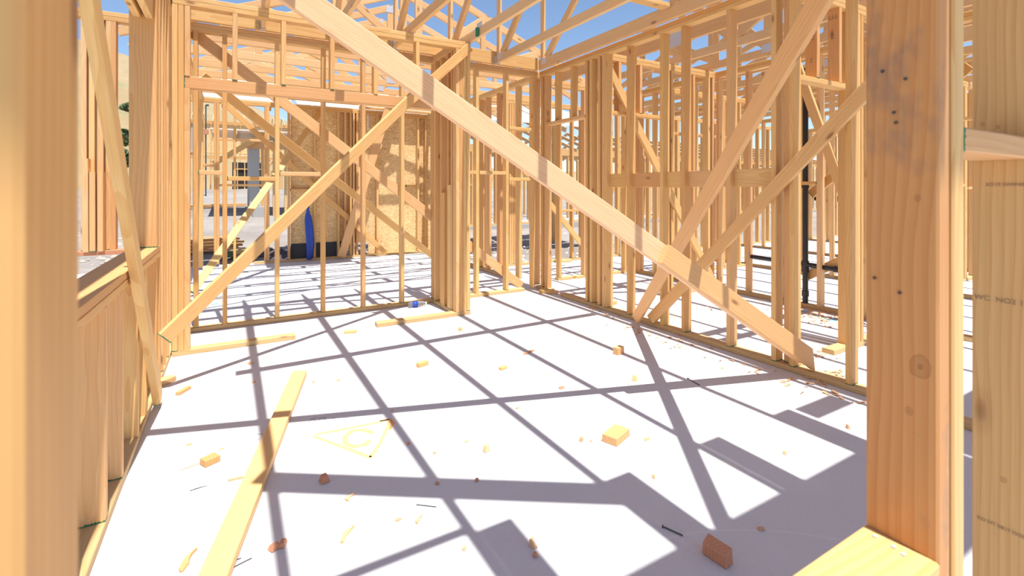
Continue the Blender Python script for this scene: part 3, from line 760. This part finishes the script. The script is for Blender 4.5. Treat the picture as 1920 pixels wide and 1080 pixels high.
splinter('long pinkish torn splinter near the lower left corner', 353, 1052, .10, .022, 1.25, OFFF, .012)
splinter('pointed pinkish splinter on the sunny slab in front', 651, 1003, .085, .022, .85, OFFF, .012)
splinter('small pale splinter above the pointed pinkish one', 657, 933, .05, .02, .8)
splinter('pale curled splinter right of the shade strip in front', 786, 975, .05, .012, .9)
splinter('double chip of torn wood at the lower middle', 1000, 1020, .05, .025, 1.3, CHIPM, .02)
splinter('thin curled splinter left of the loose board', 450, 898, .09, .012, -.1)
splinter('fine splinter beside the small pale offcut left of the board', 362, 874, .10, .004, .3, CHIPM, .003)
splinter('fine pale splinter crossing the slab near the left plate', 372, 916, .06, .004, .1, NAILM, .003)
splinter('thin shaving under the closet corner in the sun', 720, 700, .05, .006, .1, CHIPM, .004)
# nails on the floor
def nail(label, p, q, r=.0022):
    t = thing('nail', label, 'nail', p)
    tube('shank', t, p, q, r, NAILM, 8); d = (V(q)-V(p)).normalized(); tube('head', t, V(p)-d*.0015, V(p), r*2.4, NAILM, 10)
nail('dark nail lying in the shade left of the red-brown block', FL(1243, 987, .004), FL(1280, 1004, .004), .0026)
nail('upper of two thin nails right of the loose board in front', FL(440, 1062, .003), FL(472, 1046, .003), .0016)
nail('lower of two thin nails right of the loose board in front', FL(436, 1052, .003), FL(452, 1046, .003), .0016)
nail('thin nail on the sunny slab beside the curled splinter', FL(782, 946, .003), FL(818, 950, .003), .0014)
nail('dark nail on the slab near the right wall shadow', FL(1290, 710, .003), FL(1312, 722, .003), .003)
# shavings strewn under the drain pipe wall (nobody could count them)
def shavings(label, spots, n, seed, spread):
    rr = random.Random(seed); vs = []; fs = []
    for i in range(n):
        c = rr.choice(spots); x = c.x+rr.gauss(0, spread[0]); y = c.y+rr.gauss(0, spread[1]); a = rr.uniform(0, 6.28); L = rr.uniform(.006, .028); w = rr.uniform(.003, .010)
        b = len(vs); ca, sa = math.cos(a), math.sin(a); z0 = .001; z1 = rr.uniform(.004, .014)
        for (px, py, z) in ((-L,-w,z0),(L,-w,z1),(L,w,z1),(-L,w,z0),(-L,-w,z0+.002),(L,-w,z1+.002),(L,w,z1+.002),(-L,w,z0+.002)):
            vs.append((x+px*ca-py*sa, y+px*sa+py*ca, z))
        fs += [tuple(b+k for k in f) for f in ((3,2,1,0),(4,5,6,7),(0,1,5,4),(1,2,6,5),(2,3,7,6),(3,0,4,7))]
    tag(mk('wood_shavings', vs, fs, CHIPM), label, 'wood shavings', None, 'stuff')
shavings('scattered wood shavings on the slab under the drain pipe', [FL(1545, 592), FL(1590, 600), FL(1480, 572), FL(1560, 606)], 260, 5, (.10, .22))
shavings('shavings heaped by the low end of the long brace', [FL(1535, 668), FL(1560, 700), FL(1545, 712)], 60, 6, (.06, .05))
shavings('loose shavings between the right wall studs', [FL(1325, 578), FL(1240, 590), FL(1300, 640)], 24, 8, (.08, .12))
shavings('thin scatter of shavings along the right wall plate', [FL(1150, 590), FL(1200, 625), FL(1280, 655), FL(1400, 690), FL(1540, 735)], 70, 9, (.05, .18))

# ---------------------------------------------------------------- paint marks on the slab
def stroke(name, pts, w, mat, label, cat='paint mark', group=None, closed=False, parent=None):
    P = [FL(u, v) for u, v in pts]
    if closed: P.append(P[0])
    vs = []; fs = []
    for i, p in enumerate(P):
        d = (P[min(i+1, len(P)-1)]-P[max(i-1, 0)]); d.z = 0; d.normalize(); s = V((-d.y, d.x, 0))*w/2*random.uniform(.8, 1.15)
        vs += [(p.x-s.x, p.y-s.y, .0004), (p.x+s.x, p.y+s.y, .0004), (p.x+s.x, p.y+s.y, .0012), (p.x-s.x, p.y-s.y, .0012)]
    for i in range(len(P)-1):
        for k in range(4): fs.append((i*4+k, i*4+(k+1) % 4, (i+1)*4+(k+1) % 4, (i+1)*4+k))
    fs += [(3,2,1,0), tuple((len(P)-1)*4+k for k in range(4))]
    o = mk(name, vs, fs, mat, parent)
    if parent is None: tag(o, label, cat, group, 'thing')
    return o
pm = thing('painted_triangle', 'faint yellow spray-painted triangle with a C inside on the slab', 'paint mark', FL(665, 822))
stroke('outline', [(590, 815), (640, 806), (690, 796), (730, 787)], .022, YPAINT, None, parent=pm)
stroke('outline', [(588, 818), (620, 830), (655, 843), (695, 858)], .022, YPAINT, None, parent=pm)
stroke('outline', [(695, 858), (712, 832), (722, 812), (731, 790)], .018, YPAINT, None, parent=pm)
stroke('letter_c', [(700, 812), (682, 806), (660, 808), (646, 820), (648, 832), (664, 838), (684, 834), (694, 826)], .03, YPAINT, None, parent=pm)
stroke('corner_stroke', [(712, 790), (732, 786), (737, 794), (730, 806)], .016, OPAINT, None, parent=pm)
stroke('paint_dash', [(1545, 598), (1590, 603)], .07, CHALK, 'blue paint dash on the slab under the drain pipe wall')
stroke('paint_dash', [(1498, 583), (1515, 585)], .04, CHALK, 'short blue paint dash left of the drain pipe foot')
stroke('paint_dash', [(1512, 664), (1532, 664)], .03, CHALK, 'light blue paint dash by the low end of the long brace')
stroke('paint_dash', [(397, 571), (410, 569)], .05, TEALP, 'teal paint dash on the closet floor')
def scribble(name, txt, u, v, size, rot, label):
    t = thing(name, label, 'pencil writing', FL(u, v))
    o = stamp(t, txt, FL(u, v, .0006), Matrix.Rotation(rot, 3, 'Z'), size, PENCIL, 'letters')
scribble('slab_writing', 'C79CL', 395, 826, .10, -.52, 'upper faint pencil writing on the slab left of the loose board')
scribble('slab_writing', 'cFaFL', 405, 856, .12, -.52, 'lower faint pencil writing on the slab left of the loose board')
scribble('slab_writing', '60 LCL', 575, 792, .09, -.55, 'faint pencil writing on the slab right of the loose board')

# ================================================================ BLUE TARP
def tarp():
    c = V((UX(579, 9.02), 9.03, 0)); vs = []; N = 28; K = 16
    for j in range(N):
        t = j/(N-1); z = .03+t*.92
        r = (.035+.03*math.sin(math.pi*min(1, t*1.1))) * (1 if t < .8 else 1-(t-.8)*3.4)
        r = max(r, .012)
        for i in range(K):
            a = 2*math.pi*i/K; rr = r*(1+.28*math.cos(3*a+t*2)+.12*math.cos(5*a-t*4))
            vs.append((c.x+rr*math.cos(a)+.015*math.sin(t*5), c.y+rr*.7*math.sin(a), z))
    fs = [(j*K+i, j*K+(i+1) % K, (j+1)*K+(i+1) % K, (j+1)*K+i) for j in range(N-1) for i in range(K)]+[tuple(reversed(range(K))), tuple(range((N-1)*K, N*K))]
    t = thing('rolled_tarp', 'bright blue rolled tarp standing upright by the rear wall', 'tarp', (c.x, c.y, 0))
    mk('cloth', vs, fs, BLUE, t, smooth=True)
    tube('tie_cord', t, (c.x+.005, c.y, .93), (c.x-.01, c.y, 1.02), .012, TAR, 8)
tarp()

# ================================================================ REAR ROOF DECK, YARD AND FAR HOUSES
rd = thing('roof_deck', 'pale sheathed roof slope beyond the rear wall, catching full sun', 'roof deck', (2, 10.5, 2.9))
def quad_panel(name, parent, x0, x1, ya, za, yb, zb_, mat, th=.012):
    vs = [(x0,ya,za),(x1,ya,za),(x1,yb,zb_),(x0,yb,zb_)]; vs += [(a, b, c-th) for a, b, c in vs]
    return mk(name, vs, [(0,1,2,3),(7,6,5,4),(4,5,1,0),(5,6,2,1),(6,7,3,2),(7,4,0,3)], mat, parent)
for k in range(5):
    for j in range(3):
        ya, yb = 9.5+j*.80, 9.5+j*.80+.72
        quad_panel('deck_panel', rd, -.9+k*1.9, -.9+k*1.9+1.82, ya, 2.80+(ya-9.5)*.36, yb, 2.80+(yb-9.5)*.36, DECK)
for k in range(14):
    x = -.85+k*.7
    board('rafter', rd, (x, 9.3, 2.66), (x, 12.0, 2.66+2.7*.36), (1,0,0), .12, TW, TRUSSM)
for x, y in ((-.85, 11.7), (2.0, 11.7), (4.8, 11.7), (8.2, 11.7)): board('post', rd, (x, y, -.3), (x, y, 3.42), (0,1,0), .14, .09, WOOD)
# piece of sheathing added overhead only to shade the left strand board
sd = thing('shade_deck', 'small piece of roof sheathing added to shade the strand board', 'roof deck', (1.2, 8.8, 2.95))
box('sheathing_panel', sd, (.55, 7.75, PT+.11), (1.90, 9.18, PT+.122), OSB)
lay('shade_board', 'flat overhanging board added to shade the top of the strand board wall', (2.0, 9.07, PT+.03), (3.5, 9.07, PT+.03), .09)  # added overhang, casts the band of shade along the strand board top
def yard_z(x, y): return ground_z(x, y)
def house(label, x0, x1, y, z0, h1, h2, seed, mat=WOOD, gap=.45, name='house_frame'):
    rr = random.Random(seed)
    r = thing(name, label, 'house', ((x0+x1)/2, y, z0))
    def b(nm, p, q, n, w=.10, t=.05, m=None): return board(nm, r, p, q, n, w, t, m or mat)
    box('slab', r, (x0-.2, y-.2, z0-.4), (x1+.2, y+4, z0), GREYP)
    floors = [(z0, z0+h1)]+([(z0+h1+.3, z0+h1+.3+h2)] if h2 else [])
    n = 0
    for (a, c) in floors:
        b('plate', (x0, y, a+.03), (x1, y, a+.03), (0,0,1), .12); b('plate', (x0, y, c), (x1, y, c), (0,1,0), .26, .09)
        x = x0+.05
        while x < x1 and n < 90:
            b('stud', (x, y, a+.05), (x, y, c-.1), (1,0,0), .12, .06, rr.choice((WOOD, FIRM))); n += 1
            if rr.random() < .35: b('block', (x, y, (a+c)/2+rr.uniform(-.1,.1)), (x+gap, y, (a+c)/2+rr.uniform(-.1,.1)), (0,0,1), .1, .05)
            x += gap+rr.uniform(-.05, .05)
        for k in range(5):
            xx = x0+rr.random()*(x1-x0); b('brace', (xx, y+1.5, a+.05), (min(x1, xx+1.8), y+1.5, c), (0,1,0), .12, .05)
        for yy in (y+2.0, y+3.9):
            x = x0+.2
            while x < x1: b('stud', (x, yy, a), (x, yy, c), (1,0,0), .12, .06); x += gap*2.2
    z = floors[-1][1]
    x = x0
    while x <= x1:
        b('rafter', (x, y-.4, z+.05), (x, y+2.2, z+1.0), (1,0,0), .12, .05, TRUSSM); b('rafter', (x, y+4.6, z+.05), (x, y+2.2, z+1.0), (1,0,0), .12, .05, TRUSSM)
        b('ceiling_joist', (x, y-.2, z+.05), (x, y+4.2, z+.05), (1,0,0), .12, .05, TRUSSM)
        x += .75
    return r
house('open neighbouring house frame on its own slab across the dirt yard', 4.2, 16.5, 14.6, .02, 2.6, 0, 31)
house('framed house behind the yard seen past the strand board wall', 17.5, 30, 15.5, .05, 2.6, 0, 37)
# two storey far house at left
fz = 1.15; hb = AT(438, 355, 40.0)
fh = house('distant two storey framed house with a dark doorway', hb.x-5.2, hb.x+4.6, hb.y, fz, 2.7, 2.5, 33, gap=.5)
box('doorway', fh, (hb.x-.1, hb.y-.16, fz), (hb.x+2.0, hb.y-.10, fz+2.3), DARKIN)
for dx in (0.28, .8, 1.35): board('door_mullion', fh, (hb.x+dx, hb.y-.2, fz), (hb.x+dx, hb.y-.2, fz+2.3), (1,0,0), .08, .07, WOOD)
board('door_mullion', fh, (hb.x, hb.y-.2, fz+1.75), (hb.x+2, hb.y-.2, fz+1.75), (0,0,1), .08, .08, WOOD)
box('sheathing_panel', fh, (hb.x-5.2, hb.y+.06, fz+2.75), (hb.x-2.6, hb.y+.10, fz+5.4), GREYP)
box('sheathing_panel', fh, (hb.x-2.4, hb.y+.06, fz+3.0), (hb.x+4.6, hb.y+.10, fz+5.4), OSB)
# sheathed house corner, middle distance
mh = thing('sheathed_house', 'middle-distance house corner with grey wrapped wall and open studs', 'house', AT(480, 385, 19))
c = AT(468, 390, 19.0)
box('wrapped_wall', mh, (c.x, c.y, -.1), (c.x+.35, c.y+3.5, 3.1), GREYP)
for k in range(7): board('stud', mh, (c.x+.45+k*.42, c.y, -.05), (c.x+.45+k*.42, c.y, 2.9), (1,0,0), .14, .10, WOOD)
board('header', mh, (c.x-.1, c.y-.05, 3.0), (c.x+3.4, c.y-.05, 3.0), (0,1,0), .3, .08, FIRM)
board('brace', mh, (c.x-1.2, c.y-.3, 2.2), (c.x+.5, c.y-.3, 3.4), (0,1,0), .2, .05, WOOD)
box('roof_sheathing', mh, (c.x-1.3, c.y-.8, 3.45), (c.x+3.6, c.y+3, 3.5), DECK)
for k in range(7): board('rafter', mh, (c.x-1.2+k*.75, c.y-.8, 3.38), (c.x-1.2+k*.75, c.y+3, 3.38), (1,0,0), .12, .05, TRUSSM)
box('utility_box', mh, (c.x+.1, c.y-.4, -.1), (c.x+.5, c.y-.06, .55), BLUE if False else GREYP)
# light mast
lm = thing('light_mast', 'thin dark mast with a small lamp head before the hillside', 'mast', AT(386, 300, 30))
p = AT(386, 330, 30); tube('pole', lm, (p.x, p.y, .6), (p.x, p.y, AT(386, 197, 30).z), .035, TAR, 8); tube('lamp_head', lm, (p.x, p.y, AT(386, 197, 30).z), (p.x+.16, p.y, AT(386, 197, 30).z), .06, TAR, 8)
box('control_box', lm, (p.x-.15, p.y-.1, AT(386, 252, 30).z), (p.x+.15, p.y+.1, AT(386, 243, 30).z), REDW)
# lumber piles in the yard
def pile(label, u, v, D, rows, L, seed, ang):
    rr = random.Random(seed); c = AT(u, v, D); z0 = ground_z(c.x, c.y)+.03
    for j in range(rows):
        for i in range(4):
            a = ang+rr.uniform(-.02, .02); d = V((math.cos(a), math.sin(a), 0))*L*rr.uniform(.35, .5); s = V((-math.sin(ang), math.cos(ang), 0))*(i-1.5)*.20
            q = V((c.x, c.y, z0+.03+j*.075))+s
            board('lumber', None, q-d, q+d, (0,0,1), .12, .05, rr.choice((WOOD, FIRM, REDW)), green if False else 0)
            o = bpy.context.scene.collection.objects[-1]; tag(o, label, 'lumber', label.replace('one of the boards', 'boards'), 'thing')
pile('one of the boards heaped on the dirt outside the closet side', 378, 480, 11.0, 4, 1.6, 3, .2)
pile('one of the boards strewn on the far dirt yard', 405, 385, 22.0, 2, 3.0, 4, .55)
pile('one of the boards heaped beside the dark rubble behind the slab', 452, 478, 10.6, 2, .9, 5, 1.2)
def rocks(label, spots, n, seed, sp, s0, s1, mat):
    rr = random.Random(seed); vs = []; fs = []
    base = [(1,0,0),(-1,0,0),(0,1,0),(0,-1,0),(0,0,1),(0,0,-1)]
    fc = [(0,2,4),(2,1,4),(1,3,4),(3,0,4),(2,0,5),(1,2,5),(3,1,5),(0,3,5)]
    for i in range(n):
        c = rr.choice(spots); x = c[0]+rr.gauss(0, sp); y = c[1]+rr.gauss(0, sp); z = ground_z(x, y); s = rr.uniform(s0, s1); b = len(vs)
        if -2.7 < x < 3.6 and y < 9.5 or 3.5 < x < 15.5 and y < 7.2: continue
        for p in base: vs.append((x+p[0]*s*rr.uniform(.6,1.3), y+p[1]*s*rr.uniform(.6,1.3), z+p[2]*s*rr.uniform(.4,.8)))
        fs += [tuple(b+k for k in f) for f in fc]
    tag(mk('rubble', vs, fs, mat), label, 'rubble', None, 'stuff')
rocks('dark rubble heaped on the dirt behind the slab', [(.9, 11.2), (1.25, 10.9), (.95, 12.0)], 150, 4, .26, .05, .20, simple('dark_rubble', (.10,.08,.085), .9))
rocks('pale stones scattered over the dirt yard', [(5, 9), (7, 9), (5.5, 11), (4.5, 8.2), (8, 10)], 420, 6, 1.3, .015, .07, simple('pale_stone', (.62,.58,.54), .9))
rocks('debris scattered over the far left dirt', [(-2.2, 15), (-4, 18), (-2.4, 13.3)], 140, 7, .7, .02, .10, simple('tan_stone', (.45,.38,.32), .9))
# scrub on the hillside
def shrub(label, c, r, seed):
    rr = random.Random(seed); vs = []; fs = []
    n = 500
    for i in range(n):
        d = V((rr.gauss(0,1), rr.gauss(0,1), abs(rr.gauss(0,1)))).normalized()*r*rr.uniform(.5, .9)
        d.z *= .8; s = r*.15*rr.uniform(.6, 1.3); b = len(vs); q = V((rr.gauss(0,1), rr.gauss(0,1), rr.gauss(0,1))).normalized(); t = q.cross(V((.3,.5,.8))).normalized(); w = q.cross(t)
        for k in ((-1,-1),(1,-1),(1,1),(-1,1)): vs.append(V(c)+d+t*s*k[0]+w*s*k[1]*.7)
        fs.append((b, b+1, b+2, b+3))
    o = thing('shrub', label, 'shrub', c, 'scrub on the hillside')
    mk('foliage', vs, fs, LEAF, o)
    tube('stem', o, V(c)-V((0,0,r*.3)), V(c)+V((0,0,r*.4)), r*.06, REDW, 6)
SH = ((231, 258, 47, 1.15, 'uppermost left'), (252, 272, 50, 1.25, 'uppermost right'), (229, 298, 44, 1.15, 'middle left'), (251, 312, 46, 1.2, 'lowest right'))
for k, (u, v, D, r, w_) in enumerate(SH): shrub('dark green bush on the hillside, %s of the clump in the left gap' % w_, AT(u, v, D), r, 50+k)
shrub('small olive bush high on the hillside in the left gap', AT(244, 206, 70), 1.3, 60)
# ================================================================ LIGHT
sun = bpy.data.lights.new('sun', 'SUN'); sun.energy = 6.2; sun.angle = math.radians(.53); sun.color = (1.0, .965, .915)
so = bpy.data.objects.new('sun', sun); C.objects.link(so)
sd_ = V((-.032, .297, -1)).normalized()
so.rotation_euler = sd_.to_track_quat('-Z', 'Y').to_euler(); so.location = (0, -4, 14)
w = bpy.data.worlds.new('sky'); bpy.context.scene.world = w; w.use_nodes = True
nt = w.node_tree; nt.nodes.clear()
o = nt.nodes.new('ShaderNodeOutputWorld'); b = nt.nodes.new('ShaderNodeBackground'); s = nt.nodes.new('ShaderNodeTexSky')
s.sky_type = 'NISHITA'; s.sun_disc = False; s.sun_elevation = math.radians(73); s.sun_rotation = math.radians(180); s.altitude = 800; s.air_density = 1.0; s.dust_density = .4; s.ozone_density = 1.6
b.inputs[1].default_value = .142
nt.links.new(s.outputs[0], b.inputs[0]); nt.links.new(b.outputs[0], o.inputs[0])

# ================================================================ CAMERA
cam = bpy.data.cameras.new('camera'); cam.sensor_width = 36; cam.lens = F/1920*36
cam.shift_y = -186/1920.0; cam.clip_start = .02; cam.clip_end = 600
cam.dof.use_dof = True; cam.dof.focus_distance = 4.2; cam.dof.aperture_fstop = 5.6
co = bpy.data.objects.new('camera', cam); C.objects.link(co); co.location = (0, 0, EYE)
co.rotation_euler = (math.radians(90), 0, math.radians(-30))
sc = bpy.context.scene; sc.camera = co
sc.view_settings.view_transform = 'Standard'; sc.view_settings.look = 'None'; sc.view_settings.gamma = 1; sc.view_settings.use_curve_mapping = False
sc.view_settings.exposure = .38
sc.cycles.max_bounces = 8; sc.cycles.diffuse_bounces = 5
